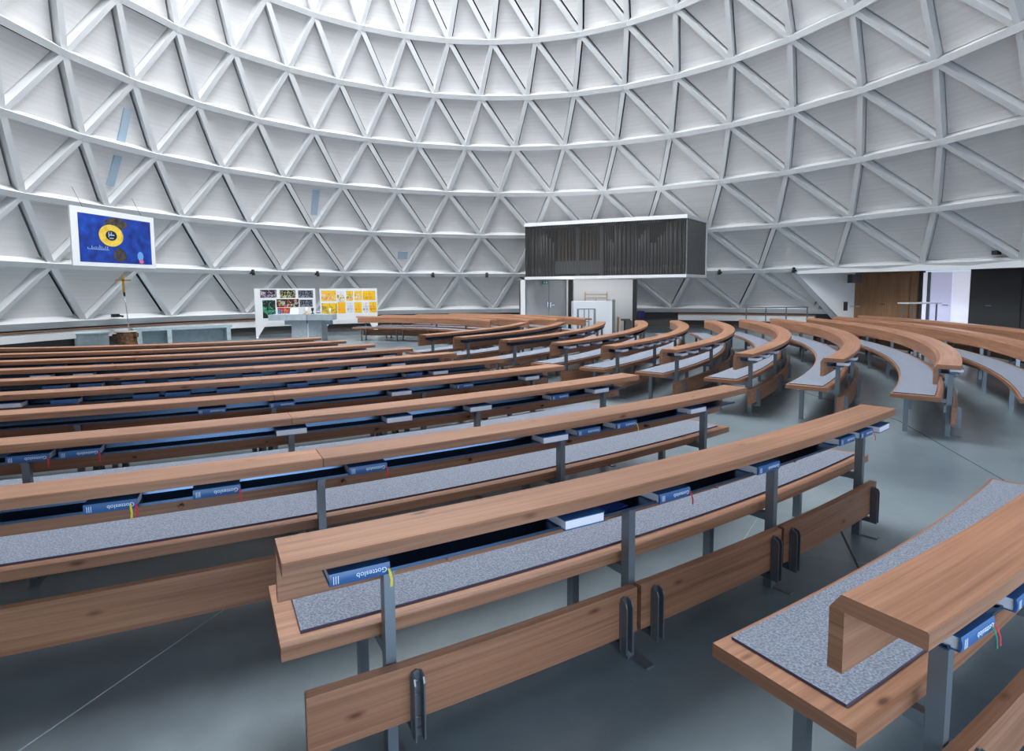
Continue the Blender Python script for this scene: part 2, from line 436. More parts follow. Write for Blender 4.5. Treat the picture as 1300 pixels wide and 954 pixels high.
# ------------------------------------------------------------------ pews
C0 = (-8.37, 16.6)
def pew(label, C, R, a0, a1, posts, group, joints=(), knee=True, detail=True, flipdir=1):
    am = rad((a0 + a1) / 2)
    root = empty('pew', (C[0] + (R - .3) * cos(am), C[1] + (R - .3) * sin(am), 0), label, 'pew', group)
    off = root.location.copy()
    J = [a0] + list(joints) + [a1]
    dR = math.degrees(.0015 / R)
    for s, t in zip(J, J[1:]):
        mb = MB(); mb.arc([(R - .235, .755), (R, .755), (R, .796), (R - .004, .80), (R - .205, .80)], C, s + (dR if s != a0 else 0), t - (dR if t != a1 else 0), off=off)
        mb.build('desk_top', M['pew'], root)
    e = math.degrees(.055 / R)
    mb = MB(); mb.arc([(R - .235, .585), (R - .195, .585), (R - .195, .7545), (R - .235, .7545)], C, a0, a1 - e * 1.2, off=off); mb.build('backrest', M['pew'], root)
    mb = MB(); mb.arc([(R - .61, .405), (R - .15, .405), (R - .15, .45), (R - .61, .45)], C, a0, a1, off=off); mb.build('seat', M['pew'], root)
    e2 = math.degrees(.07 / R)
    mb = MB(); mb.arc([(R - .59, .4505), (R - .215, .4505), (R - .215, .460), (R - .59, .460)], C, a0 + e2, a1 - e2, mi=0, off=off)
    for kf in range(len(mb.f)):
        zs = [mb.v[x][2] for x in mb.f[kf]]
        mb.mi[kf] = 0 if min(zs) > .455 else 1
    mb.build('seat_cushion', [M['felt'], M['feltedge']], root)
    # folded steel book tray
    e3 = math.degrees(.16 / R)
    mb = MB(); mb.arc([(R - .193, .690), (R - .02, .690), (R - .02, .702), (R - .024, .702), (R - .024, .694), (R - .172, .694), (R - .1855, .75), (R - .193, .75)], C, a0 + e3, a1 - e3, off=off)
    mb.build('book_tray', M['tray'], root)
    # posts
    def cyl(a, r, z): a = rad(a); return Vector((C[0] + r * cos(a) - off.x, C[1] + r * sin(a) - off.y, z))
    for pa in posts:
        t = Vector((-sin(rad(pa)), cos(rad(pa)), 0)); rr = Vector((cos(rad(pa)), sin(rad(pa)), 0))
        mb = MB()
        def bx(r0, r1, w, z0, z1, sh=0):
            mb.frame_box(cyl(pa, r0, z0) - t * (w / 2) + t * sh, t * w, rr * (r1 - r0), Vector((0, 0, z1 - z0)))
        bx(R - .115, R - .068, .036, 0, .688)
        bx(R - .19, R - .05, .036, .672, .6895)
        bx(R - .45, R - .116, .036, .365, .404)
        bx(R - .50, R - .452, .036, 0, .404)
        bx(R - .12, R + .03, .045, 0, .008, .02)
        mb.build('post', M['steel'], root)
    if knee:
        ends = [posts[0] - math.degrees(.45 / R)] + list(posts[1:-1]) + [posts[-1] + math.degrees(.12 / R)] if len(posts) > 2 else [a0 + e, a1 - e]
        ends[0] = max(ends[0], a0 + .15)
        for s, t2 in zip(ends, ends[1:]):
            g = math.degrees(.012 / R)
            mb = MB(); mb.arc([(R - .062, .15), (R - .022, .15), (R - .022, .345), (R - .062, .345)], C, s + g, t2 - g, off=off); kb = mb.build('kneeler', M['pew'], root)
            if not detail: continue
            for pa in (s + math.degrees(.09 / R) if s != ends[0] else posts[0] + math.degrees(.07 / R), t2 - math.degrees(.09 / R)):
                t = Vector((-sin(rad(pa)), cos(rad(pa)), 0)); rr = Vector((cos(rad(pa)), sin(rad(pa)), 0)); mb = MB()
                w = .022
                prof = [(-w, .10), (w, .10), (w, .305), (w * .7, .322), (0, .33), (-w * .7, .322), (-w, .305)]
                mb.prism(prof, cyl(pa, R - .021, 0), t, (0, 0, 1), rr * .006)
                for sg in (-1, 1):
                    mb.prism([(0, .095), (.034, .095), (.034, .295), (.026, .315), (0, .325)], cyl(pa, R - .0148, 0) + t * (sg * .016 - .003), rr, (0, 0, 1), t * .006)
                mb.frame_box(cyl(pa, R - .10, .095) - t * .014, t * .028, rr * .09, Vector((0, 0, .028)))
                for zz in (.16, .24, .29): mb.tube(cyl(pa, R - .016, zz) - t * .021, cyl(pa, R - .016, zz) + t * .021, .005, 6)
                mb.build('bracket', M['darksteel'] if 'right block' not in group else M['steel'], kb)  # lighter steel on the right block stands in for light falling there
    if detail:
        a = a0 + math.degrees(.6 / R)
        while a < a1 - math.degrees(.4 / R):
            rr = Vector((cos(rad(a)), sin(rad(a)), 0)); mb = MB(); mb.tube(cyl(a, R - .195, .612), cyl(a, R - .155, .612), .011, 8)
            mb.build('bag_hook', M['pew'], root); a += math.degrees(.75 / R)
    return root
RL = [16.8, 15.72, 14.68, 13.7, 12.74, 11.82, 10.88, 9.93, 8.95, 8.0]
ENDL = [-49.4, -49.1, -49.3, -49.3, -49.5, -49.7, -50.2, -50.8, -51.1, -51.5]
rowname = {}
for k, R in enumerate(RL):
    nm = ('the foreground pew desk' if k == 0 else 'left block row %s' % ['', 'two', 'three', 'four', 'five', 'six', 'seven', 'eight', 'nine', 'ten'][k])
    lab = ['long wooden pew filling the foreground, grey felt seat, nearest of the left block',
           'second wooden pew of the left block, directly behind the foreground one',
           'third wooden pew of the left block counted from the camera',
           'fourth wooden pew of the left block counted from the camera',
           'fifth wooden pew of the left block counted from the camera',
           'sixth wooden pew of the left block, fifth from the altar side',
           'seventh wooden pew of the left block, fourth from the altar side',
           'eighth wooden pew of the left block, third from the altar side',
           'ninth wooden pew of the left block, second from the altar',
           'farthest wooden pew of the left block, nearest the altar'][k]
    rowname['L%d' % k] = nm
    a0 = -62.78 if k == 0 else -88
    if k == 0: posts = [-61.62, -57.95, -54.3, -50.55]
    elif k < 6: posts = [-50.9 - 5.4 * j for j in range(7)][::-1]
    else: posts = [-52.4 - 8.2 * j for j in range(5)][::-1]
    jn = [] if k == 0 else ([-61.7, -77.9] if k < 6 else [-68.8])
    pew(lab, C0, R, a0, ENDL[k], posts, 'pews of the left block', joints=[j for j in jn if a0 < j][::-1], detail=k < 5)
rowname['R0'] = 'corner pew at lower right'
pew('wooden pew cut by the lower right corner of the photo, plank end facing the camera', C0, 17.93, -58.62, -49.4, [-57.62, -54.6, -50.6], 'pews of the left block', knee=True)
RR = [('A', 16.8, -39.3, -1.2), ('B', 15.73, -39.4, -1.8), ('C', 14.74, -39.6, -3.5), ('D', 13.76, -39.8, -4.6), ('E', 12.84, -39.9, -5.2), ('F', 11.93, -40, -4.8), ('G', 10.9, -40.2, -8), ('H', 9.87, -40.6, -9), ('I', 8.92, -40.6, -10)]
labR = ['curved wooden pew at right, its near plank end closest to the corner pew', 'second curved wooden pew of the right block, in front of the wide end one',
        'third curved wooden pew of the right block from the camera', 'fourth curved wooden pew of the right block, mid frame', 'fifth curved wooden pew of the right block, far end beside the organ floor',
        'sixth curved wooden pew of the right block, curling towards the organ', 'seventh curved wooden pew, curling to the white organ console',
        'eighth curved wooden pew of the right block, second from the altar', 'innermost curved wooden pew of the right block, nearest the altar']
for (nm, R, a0, a1), lab in zip(RR, labR):
    rowname['R' + nm] = 'right block row %s' % {'A': 'one', 'B': 'two', 'C': 'three', 'D': 'four', 'E': 'five', 'F': 'six', 'G': 'seven', 'H': 'eight', 'I': 'nine'}[nm]
    npst = max(3, int(rad(a1 - a0) * R / 1.5) + 1)
    e = math.degrees(.25 / R)
    pew(lab, C0, R, a0, a1, [a0 + e + (a1 - a0 - 2 * e) * j / (npst - 1) for j in range(npst)], 'curved pews of the right block', detail=nm in 'ABCD')
for R, a0, a1, lab in ((17.9, -38, 1.0, 'long curved pew by the right wall, second from outside'), (19.05, -30, 3.0, 'outermost long curved pew, in front of the portal doors')):
    pew(lab, C0, R, a0, a1, [a0 + 1 + (a1 - a0 - 2) * j / 7 for j in range(8)], 'curved pews of the right block', detail=False)
CT = (-5.6, 14.0)
for R, a0, a1, lab in ((5.72, 25, 86, 'nearest wooden pew of the far block, beside the altar'), (6.63, 19, 81, 'second wooden pew of the far block beyond the altar'),
                       (7.53, 20, 73, 'third wooden pew of the far block, before the wall'), (8.43, 20, 66.5, 'farthest wooden pew, right end in front of the organ doors')):
    pew(lab, CT, R, a0, a1, [a0 + 3 + (a1 - a0 - 6) * j / 4 for j in range(5)], 'pews of the far block', detail=False)

# ------------------------------------------------------------------ hymn books
def letter_mesh():
    cu = bpy.data.curves.new('lettering', 'FONT'); cu.body = 'Gotteslob'; cu.size = .024; cu.extrude = .0003
    cu.align_x = 'LEFT'
    o = bpy.data.objects.new('tmp', cu); COL.objects.link(o)
    dg = bpy.context.evaluated_depsgraph_get(); dg.update()
    me = bpy.data.meshes.new_from_object(o.evaluated_get(dg)); bpy.data.objects.remove(o); me.name = 'lettering'
    me.materials.clear(); me.materials.append(M['letter'])
    return me
LET = letter_mesh()
def proto_meshes():
    L_, D, H = .19, .13, .040
    c = MB()  # cover: spine is at -y (faces outwards)
    c.box((0, 0, .0015), (L_, D, .003)); c.box((0, 0, H - .0015), (L_, D, .003))
    n = 6  # rounded spine
    pts = [(-D / 2 - .004 * sin(pi * j / n), .0 + H * j / n) for j in range(n + 1)] + [(-D / 2 + .004, H), (-D / 2 + .004, 0)]
    c.prism(pts, (-L_ / 2, 0, 0), (0, 1, 0), (0, 0, 1), (L_, 0, 0))
    p = MB(); p.box((0, .001, H / 2), (L_ - .008, D - .010, H - .0062))
    b = MB()
    for j in range(3): b.box((-.082 + .007 * j, -D / 2 - .0045, H / 2), (.0022, .0008, H * .62))
    return c, p, b
pc, pp, pbars = proto_meshes()
_tmp = [x.build('proto', m) for x, m in ((pc, M['cover']), (pp, M['pages']), (pbars, M['letter']))]
BM = [o.data for o in _tmp]
for o in _tmp: bpy.data.objects.remove(o)
def part(name, me, parent, loc=(0, 0, 0), rot=(0, 0, 0)):
    o = bpy.data.objects.new(name, me); COL.objects.link(o); o.parent = parent; o.location = loc; o.rotation_euler = rot; return o
def ribbon(parent, x, m, rev=False):
    mb = MB(); w = .004; y = -.069 if not rev else .064; s = -1 if not rev else 1
    P = [(x, y + s * -.0, .02), (x + .002, y + s * .006, .012), (x + .006, y + s * .012, -.012), (x + .004, y + s * .014, -.035)]
    for a, b in zip(P, P[1:]):
        mb.face([(a[0] - w, a[1], a[2]), (a[0] + w, a[1], a[2]), (b[0] + w, b[1], b[2]), (b[0] - w, b[1], b[2])])
        mb.face([(a[0] - w, a[1] - .001, a[2]), (b[0] - w, b[1] - .001, b[2]), (b[0] + w, b[1] - .001, b[2]), (a[0] + w, a[1] - .001, a[2])])
    return mb.build('ribbon', m, parent)
BOOKS = {'L0': [(-62.0, 'S'), (-59.04, 'P'), (-57.32, 'S'), (-54.98, 'S'), (-52.02, 'S'), (-51.15, 'S'), (-50.3, 'P')], 'L1': [(-64.82, 'S'), (-63.38, 'S'), (-60.9, 'S'), (-56.74, 'P'), (-55.72, 'S'), (-54.54, 'S'), (-51.74, 'P')],
 'L2': [(-66.96, 'S'), (-66.06, 'S'), (-61.72, 'P'), (-58.94, 'P'), (-56.38, 'P'), (-53.32, 'S'), (-51.4, 'P')], 'L3': [(-63.54, 'S'), (-61.46, 'S'), (-57.34, 'P'), (-54.66, 'S'), (-51.3, 'P')],
 'L4': [(-70.16, 'P'), (-68.46, 'S'), (-65.88, 'S'), (-64.8, 'S'), (-62.98, 'S'), (-60.28, 'S'), (-58.06, 'S'), (-54.92, 'S'), (-53.5, 'P')],
 'L5': [(-70.14, 'S'), (-68.74, 'S'), (-67.04, 'S'), (-65.1, 'S'), (-63.98, 'S'), (-61.78, 'S'), (-60.04, 'S'), (-58.26, 'S'), (-56.24, 'P'), (-53.82, 'P')],
 'L6': [(-72.42, 'P'), (-70.36, 'P'), (-67.64, 'S'), (-65.52, 'S'), (-56.36, 'S'), (-52.16, 'P')], 'L7': [(-73.76, 'S'), (-70.88, 'S'), (-59.5, 'S'), (-52.2, 'P')], 'L8': [(-68.04, 'S'), (-55.16, 'S')],
 'RA': [(-38.0, 'P')], 'RB': [(-38.3, 'P'), (-35.88, 'P')], 'RC': [(-38.6, 'P'), (-36.9, 'P'), (-34.64, 'P')], 'RD': [(-38.6, 'P'), (-36.9, 'P'), (-34.2, 'P'), (-30.82, 'P')],
 'RE': [(-38.6, 'P'), (-36.04, 'P'), (-34.34, 'P'), (-32.68, 'P'), (-30.76, 'P'), (-28.62, 'P'), (-26.2, 'P')], 'RF': [(-38.6, 'P'), (-36.5, 'P'), (-34.34, 'P'), (-30.68, 'P'), (-26.34, 'P')],
 'RG': [(-30.26, 'S'), (-25.66, 'P'), (-22.02, 'P')], 'R0': [(-57.78, 'S'), (-56.7, 'S')]}
RAD = {'L%d' % k: RL[k] for k in range(10)}; RAD.update({'R' + x[0]: x[1] for x in RR}); RAD['R0'] = 17.93
RIB = {('L0', 0): ['yellow'], ('L0', 2): ['red'], ('L0', 4): ['green'], ('L0', 5): ['red'], ('L1', 0): ['red', 'yellow'], ('L1', 1): ['red'], ('L1', 2): ['red'], ('L1', 5): ['yellow'], ('L2', 0): ['red'], ('L2', 1): ['red'], ('R0', 0): ['red', 'green'], ('R0', 1): ['red', 'yellow']}
for row, bl in BOOKS.items():
    R = RAD[row]; near = row in ('L0', 'L1', 'L2', 'L3', 'R0', 'RA', 'RB')
    cnt = len(bl)
    for j, (a, kind) in enumerate(bl):
        r = R - (.062 if kind == 'S' else .045) + random.uniform(-.006, .004); A = rad(a)
        look = 'blue hymn book, spine outwards' if kind == 'S' else 'blue hymn book, white page edges outwards'
        pos = 'single book' if cnt == 1 else ('%s from left' % ORD[j] if j < cnt - 1 else 'last on the right')
        o = empty('hymn_book', (C0[0] + r * cos(A), C0[1] + r * sin(A), .6945), '%s, %s under %s' % (look, pos, rowname[row]), 'book', 'hymn books on the pew shelves',
                  rz=A + pi / 2 + (pi if kind == 'P' else 0) + random.uniform(-.03, .03))
        part('cover', BM[0], o); part('pages', BM[1], o)
        if near and kind == 'S':
            part('lettering', LET, o, (.085, -.0697, .028), (-pi / 2, 0, 0)).rotation_euler = (pi / 2, pi, 0)
            part('spine_bars', BM[2], o)
        for c_i, cn in enumerate(RIB.get((row, j), [])):
            ribbon(o, .09 - .02 * c_i if kind == 'S' else -.08, M[cn])
# thin leaflet beside the second foreground book
A = rad(-58.35); lf = MB(); lf.box((0, 0, .001), (.15, .11, .002)); o = lf.build('leaflet', mat('leaflet_blue', (.03, .06, .30), .4)); o.location = (C0[0] + 16.70 * cos(A), C0[1] + 16.70 * sin(A), .6945); o.rotation_euler = (0, 0, A + pi / 2 + .2)
tag(o, 'thin dark blue leaflet lying flat on the foreground pew shelf', 'leaflet')

# ------------------------------------------------------------------ floor joints
for lines, jm in (((((-1.75, 1.9), (-1.0, 4.4), .006), ((1.5, 3.46), (2.3, 3.2), .006), ((1.2, 3.2), (3.0, 5.9), .006)), mat('joint_filler', (.30, .35, .38), .6)),
                  ((((4.69, 6.98), (4.08, 4.7), .012), ((2.17, 3.74), (1.98, 3.22), .012), ((4.08, 4.7), (3.7, 3.6), .012), ((4.3, 11.9), (4.69, 6.98), .010)), mat('joint_dark', (.05, .06, .065), .8))):  # second group: darker joint lines in the floor
    fj = MB()
    for p, q, w in lines: fj.beam((p[0], p[1], .0012), (q[0], q[1], .0012), w, .002)
    struct('trim_%d' % n, fj, jm); n += 1

# ------------------------------------------------------------------ altar island and liturgical things
# altar
al = empty('altar', (-6.75, 19.05, 0), 'pale grey stone altar with a broad notched slab on two piers', 'altar')
def loc(mb, nm, m, par): 
    o = mb.build(nm, m); o.parent = par; o.matrix_parent_inverse = Matrix.Translation(par.location).inverted(); return o
A_ = at(343, 402, 18.9); B_ = at(425, 402, 18.9); zt = .90
s = MB(); x0, x1, y0 = A_.x, B_.x, 18.75; xm = (x0 + x1) / 2 + .12
s.prism([(x0, y0), (xm - .05, y0 + .12), (xm, y0 + .20), (xm + .05, y0 + .12), (x1, y0 - .1), (x1 - .1, y0 + .7), (xm, y0 + 1.0), (x0 + .1, y0 + .85)], (0, 0, zt - .19), (1, 0, 0), (0, 1, 0), (0, 0, .19))
loc(s, 'slab', M['stonegrey'], al)
s = MB(); s.box((x0 + .87, y0 + .5, .355), (.48, .5, .71), .06); s.box((x0 + .53, y0 + .5, .63), (.3, .3, .16)); loc(s, 'pier', M['stonegrey'], al)
s = MB(); s.box((x1 - .68, y0 + .5, .355), (.46, .5, .71), -.06); s.box((x1 - .34, y0 + .5, .63), (.24, .3, .16)); loc(s, 'pier', M['stonegrey'], al)
s = MB(); s.box((xm + .0, y0 + .36, .3), (.05, .2, .6)); loc(s, 'fin', M['white'], al)
def candle(x, h, lab):
    p = at(x, 401, 19.15); p.z = zt
    o = empty('candle', p, lab, 'candle'); b = MB(); b.lathe((0, 0, 0), [(.09, 0), (.10, .015), (.05, .03)], 18); b.build('dish', M['gold'], o)
    b = MB(); b.lathe((0, 0, .025), [(.05 if h > .18 else .035, 0), (.05 if h > .18 else .03, h), (.006, h + .003), (.003, h + .02)], 16); b.build('wax', M['wax'], o)
candle(389, .20, 'thick pale candle on a brass dish, centre of the altar slab')
candle(419, .15, 'thin white candle on a dish at the right end of the altar')
b = MB(); p = at(397, 401, 19.2); b.lathe((0, 0, 0), [(.05, 0), (.05, .02), (.02, .03), (.02, .1), (.04, .11), (.045, .19), (.02, .2)], 12); o = b.build('microphone', M['black']); o.location = (p.x, p.y, zt); tag(o, 'small black microphone on a stand beside the thick altar candle', 'microphone')
b = MB(); p = at(374, 401, 19.2); b.prism([(-.14, 0), (.14, 0), (.14, .2), (-.14, .2)], (0, 0, 0), (1, 0, 0), (0, .35, 1), (0, .03, 0)); b.prism([(0, 0), (.1, 0), (.1, .02)], (-.02, .02, 0), (0, 1, 0), (0, .2, 1), (.04, 0, 0)); o = b.build('book_stand', M['offwhite']); o.location = (p.x, p.y - .05, zt + .001); tag(o, 'pale tilted book stand on the altar, left of the candles', 'book stand')

# stone bench left of the altar
p0, p1 = onz(172, 438, 0), onz(290, 431, 0); d = (p1 - p0); d.z = 0; L_ = d.length; u = d.normalized(); v = Vector((-u.y, u.x, 0))
p0 = p0 - v * .30; p1 = p1 - v * .30
sb = empty('stone_bench', (p0 + p1) / 2, 'long pale blue stone bench with open compartments against the left wall', 'bench')
s = MB(); s.frame_box(p0 - u * .1 + Vector((0, 0, .43)), u * (L_ + .15), v * .40, Vector((0, 0, .09))); loc(s, 'top_slab', M['stone'], sb)
for f in (0, .3, .95):
    s = MB(); s.frame_box(p0 + u * (L_ * f), u * .13, v * .38, Vector((0, 0, .43))); loc(s, 'upright', M['stone'], sb)
s = MB(); s.frame_box(p0 + v * .32, u * L_, v * .05, Vector((0, 0, .43))); loc(s, 'back_panel', M['stone'], sb)
s = MB(); p = onz(121, 441, 0); s.box((0, 0, .21), (.66, .55, .42)); s.box((0, 0, .435), (.70, .58, .03)); o = s.build('stone_block', M['stone'], loc=(p.x + .1, p.y - .25, 0)); o.rotation_euler = (0, 0, .15); tag(o, 'pale rough stone block standing left of the tree stump', 'block')
# stump and processional cross
p = onz(158, 441, 0); st = empty('tree_stump', (p.x + .22, p.y - .22, 0), 'rough dark brown tree stump with a pale cut top, holding the cross', 'stump')
s = MB(); s.lathe((0, 0, 0), [(.34, 0), (.27, .05), (.24, .2), (.27, .38), (.25, .47)], 22, wob=.08); s.box((.32, -.05, .05), (.36, .1, .09), .2); s.box((-.3, 0, .34), (.16, .1, .14), 0); s.box((.27, 0, .38), (.14, .1, .12), 0); s.build('trunk', M['bark'], st)
s = MB(); s.lathe((-.02, 0, .471), [(.29, 0), (.30, .02), (.27, .03)], 22, wob=.06); s.build('cut_top', mat('pale_cut_wood', (.62, .60, .52), .7), st)
base = st.location + Vector((.10, 0, .502)); px = empty('processional_cross', base, 'slender pole with small gilded cross rising from the tree stump', 'cross')
s = MB(); s.tube((0, 0, 0), (-.09, .02, 1.12), .013, 8); s.build('pole', M['bright'], px)
s = MB(); s.tube((-.085, .02, 1.04), (-.095, .02, 1.15), .028, 8); s.build('collar', M['black'], px)
s = MB(); s.box((-.10, .02, 1.41), (.055, .03, .52)); s.box((-.10, .02, 1.50), (.44, .03, .045)); s.build('cross', M['gold'], px)
# rack at the far left
q0, q1 = onz(-30, 442, 0), onz(42, 440, 0)
rk = empty('book_rack', (q0 + q1) / 2, 'dark steel rack with open frames at the far left by the wall', 'rack')
s = MB()
for f in (0, .45, .68, .98):
    w = q0.lerp(q1, f); s.beam(w, w + Vector((0, 0, .62)), .05, .05, (0, 1, 0))
for z in (.60, .48, .3): s.beam(q0 + Vector((0, 0, z)), q1 + Vector((0, 0, z)), .03, .03)
loc(s, 'frame', M['darksteel'], rk)
s = MB(); s.beam(q0 + Vector((0, .16, .3)), q1 + Vector((0, .16, .3)), .24, .02); loc(s, 'shelf', M['offwhite'], rk)

# ------------------------------------------------------------------ painting hung on the left wall
pm = bpy.data.materials.new('blue_abstract_paint'); pm.use_nodes = True
def paint(nt, b):
    L = nt.links.new
    uv = nd(nt, 'ShaderNodeUVMap'); n1 = nd(nt, 'ShaderNodeTexNoise', Scale=4.0, Detail=6.0); L(uv.outputs[0], n1.inputs['Vector'])
    r = ramp(nt, [(.3, (.003, .012, .12)), (.6, (.004, .05, .36)), (.8, (.01, .12, .55))]); L(n1.outputs[0], r.inputs[0]); L(r.outputs[0], b.inputs['Base Color'])
paint(pm.node_tree, pm.node_tree.nodes['Principled BSDF'])
YL, YR = 14.2, 17.0
cTL, cTR, cBR, cBL = at(86, 260, YL), at(193, 277, YR), at(198, 341, YR), at(91, 337, YL)
ux = (cTR - cTL); uy = (cBL - cTL); nn = uy.cross(ux).normalized(); nn = nn if nn.dot(Vector((0, 0, 1.6)) - cTL) > 0 else -nn
pn = empty('painting', (cBL + cBR) / 2, 'large blue abstract painting with a yellow ring, white border, high on left wall', 'painting')
def quad(mb, a0, a1, b0, b1, dz, th=.02):
    """rectangle in painting coordinates (0-1), dz in front of the canvas back"""
    o = cTL + ux * a0 + uy * b0 + nn * dz
    mb.frame_box(o, ux * (a1 - a0), uy * (b1 - b0), nn * th)
s = MB(); quad(s, 0, 1, 0, 1, 0, .04); loc(s, 'border', M['white'], pn)
s = MB(); o_ = cTL + ux * .075 + uy * .10 + nn * .041
s.face([o_, o_ + uy * .83, o_ + uy * .83 + ux * .87, o_ + ux * .87][::-1] if False else [o_, o_ + uy * .83, o_ + uy * .83 + ux * .87, o_ + ux * .87], [(0, 1), (0, 0), (1.6, 0), (1.6, 1)])
quad(s, .075, .945, .10, .93, .0405, .004); loc(s, 'canvas', pm, pn)
exn, eyn = ux.normalized(), -uy.normalized()
def disc(mb, a, b, r0, r1, dz, sx=1.0, nseg=28):
    c = cTL + ux * a + uy * b + nn * dz; exn2 = exn; 
    P = [c + (exn * cos(2 * pi * i / nseg) * sx + eyn * sin(2 * pi * i / nseg)) * r1 for i in range(nseg)]
    if r0 > 0:
        I = [c + (exn * cos(2 * pi * i / nseg) * sx + eyn * sin(2 * pi * i / nseg)) * r0 for i in range(nseg)]
        for i in range(nseg):
            j = (i + 1) % nseg; mb.face([I[i], P[i], P[j], I[j]])
    else: mb.face(P)
HP = uy.length
bpm = noisy('brown_patches', (.012, .016, .03), (.09, .065, .04), 9, .9)
s = MB(); disc(s, .50, .215, 0, HP * .105, .046, 2.6, 11); loc(s, 'brown_patch', bpm, pn)
s = MB(); disc(s, .53, .78, 0, HP * .12, .046, 1.3, 11); loc(s, 'brown_patch', bpm, pn)
s = MB(); disc(s, .435, .44, HP * .09, HP * .195, .048, 1.45); loc(s, 'ring', noisy('ring_yellow', (.62, .40, .03), (.78, .58, .08), 6, .7), pn)
s = MB(); disc(s, .435, .44, 0, HP * .09, .049, 1.45); loc(s, 'ring_centre', M['black'], pn)
s = MB()
for q in ((.40, .47, .42, .44), (.40, .41, .38, .47), (.43, .44, .38, .44), (.41, .46, .48, .495)): quad(s, q[0], q[1], q[2], q[3], .0495, .001)
random.seed(3); xx = .16
while xx < .40:
    hh = random.uniform(.02, .07); quad(s, xx, xx + .007, .70 - hh + random.uniform(-.01, .02), .71, .046, .001); quad(s, xx, xx + .022, .70, .706, .046, .001); xx += .022
loc(s, 'white_scribble', mat('scribble', (.35, .5, .75), .7), pn)
s = MB(); disc(s, .79, .78, 0, HP * .09, .046, .9, 9); loc(s, 'light_blue_patch', mat('light_blue', (.12, .32, .62), .7), pn)
s = MB(); disc(s, .80, .88, 0, HP * .045, .047, 1.3, 7); loc(s, 'red_patch', mat('soft_red', (.6, .12, .2), .7), pn)
s = MB()
for f in (.15, .85):
    q = cTL + ux * f; s.tube(q, q + Vector((0, 0, .5)) - nn * .25, .006, 6)
loc(s, 'hanging_wire', M['darksteel'], pn)

# ------------------------------------------------------------------ display boards with drawings
def board(x0, x1, Y0, Y1, y0, y1, lab, feet):
    """upright board whose left and right edges stand Y0 and Y1 metres ahead"""
    a, b = at(x0, y0, Y0), at(x1, y0, Y1)
    zt_, zb_ = (a.z + b.z) / 2, at(x0, y1, (Y0 + Y1) / 2).z
    o = empty('display_board', ((a.x + b.x) / 2, (Y0 + Y1) / 2, 0), lab, 'display board', 'white display boards by the altar', rz=math.atan2(b.y - a.y, b.x - a.x))
    Wd = math.hypot(b.x - a.x, b.y - a.y)
    s = MB(); s.box((0, .02, (zt_ + zb_) / 2), (Wd, .04, zt_ - zb_)); s.build('panel', M['white'], o)
    for sg in (-1, 1):
        X_ = sg * (Wd / 2 - .08)
        s = MB(); s.prism([(-.08, zb_ - .001), (-.08, .05), (-.02, .05), (.28, zb_ - .001)] if sg < 0 else [(.08, zb_ - .001), (.08, .05), (.02, .05), (-.28, zb_ - .001)], (X_, .0, 0), (1, 0, 0), (0, 0, 1), (0, .04, 0)); s.lathe((X_ + sg * .04, .02, 0), [(.04, 0), (.05, .03), (.04, .06)], 10); s.build('foot', M['white'], o)
    return o, Wd, zt_, zb_
BD1 = board(322.5, 400, 20.2, 21.1, 366.5, 410, 'white display board on the left pinned with dark drawings', 0) + (322.5, 400, 366.5, 410)
BD2 = board(405.5, 478.5, 21.3, 21.9, 366.5, 407, 'white display board on the right pinned with yellow drawings', 0) + (405.5, 478.5, 366.5, 407)
def scribbly(name, bg, cols, scale):
    def f(nt, b):
        L = nt.links.new
        tc = nd(nt, 'ShaderNodeTexCoord'); v = nd(nt, 'ShaderNodeTexNoise', Scale=scale, Detail=3.0, Distortion=1.5); L(tc.outputs['Object'], v.inputs['Vector'])
        st = [(.0, bg), (.50, bg)]; p = .54
        for c in cols: st.append((p, c)); p += .05
        st.append((min(p, .98), bg))
        r = ramp(nt, st); L(v.outputs[0], r.inputs[0]); L(r.outputs[0], b.inputs['Base Color'])
    return mat(name, bg, .8, build=f)
K_ = (.012, .012, .015); Yw = (.85, .52, .01); W_ = (.72, .70, .80)
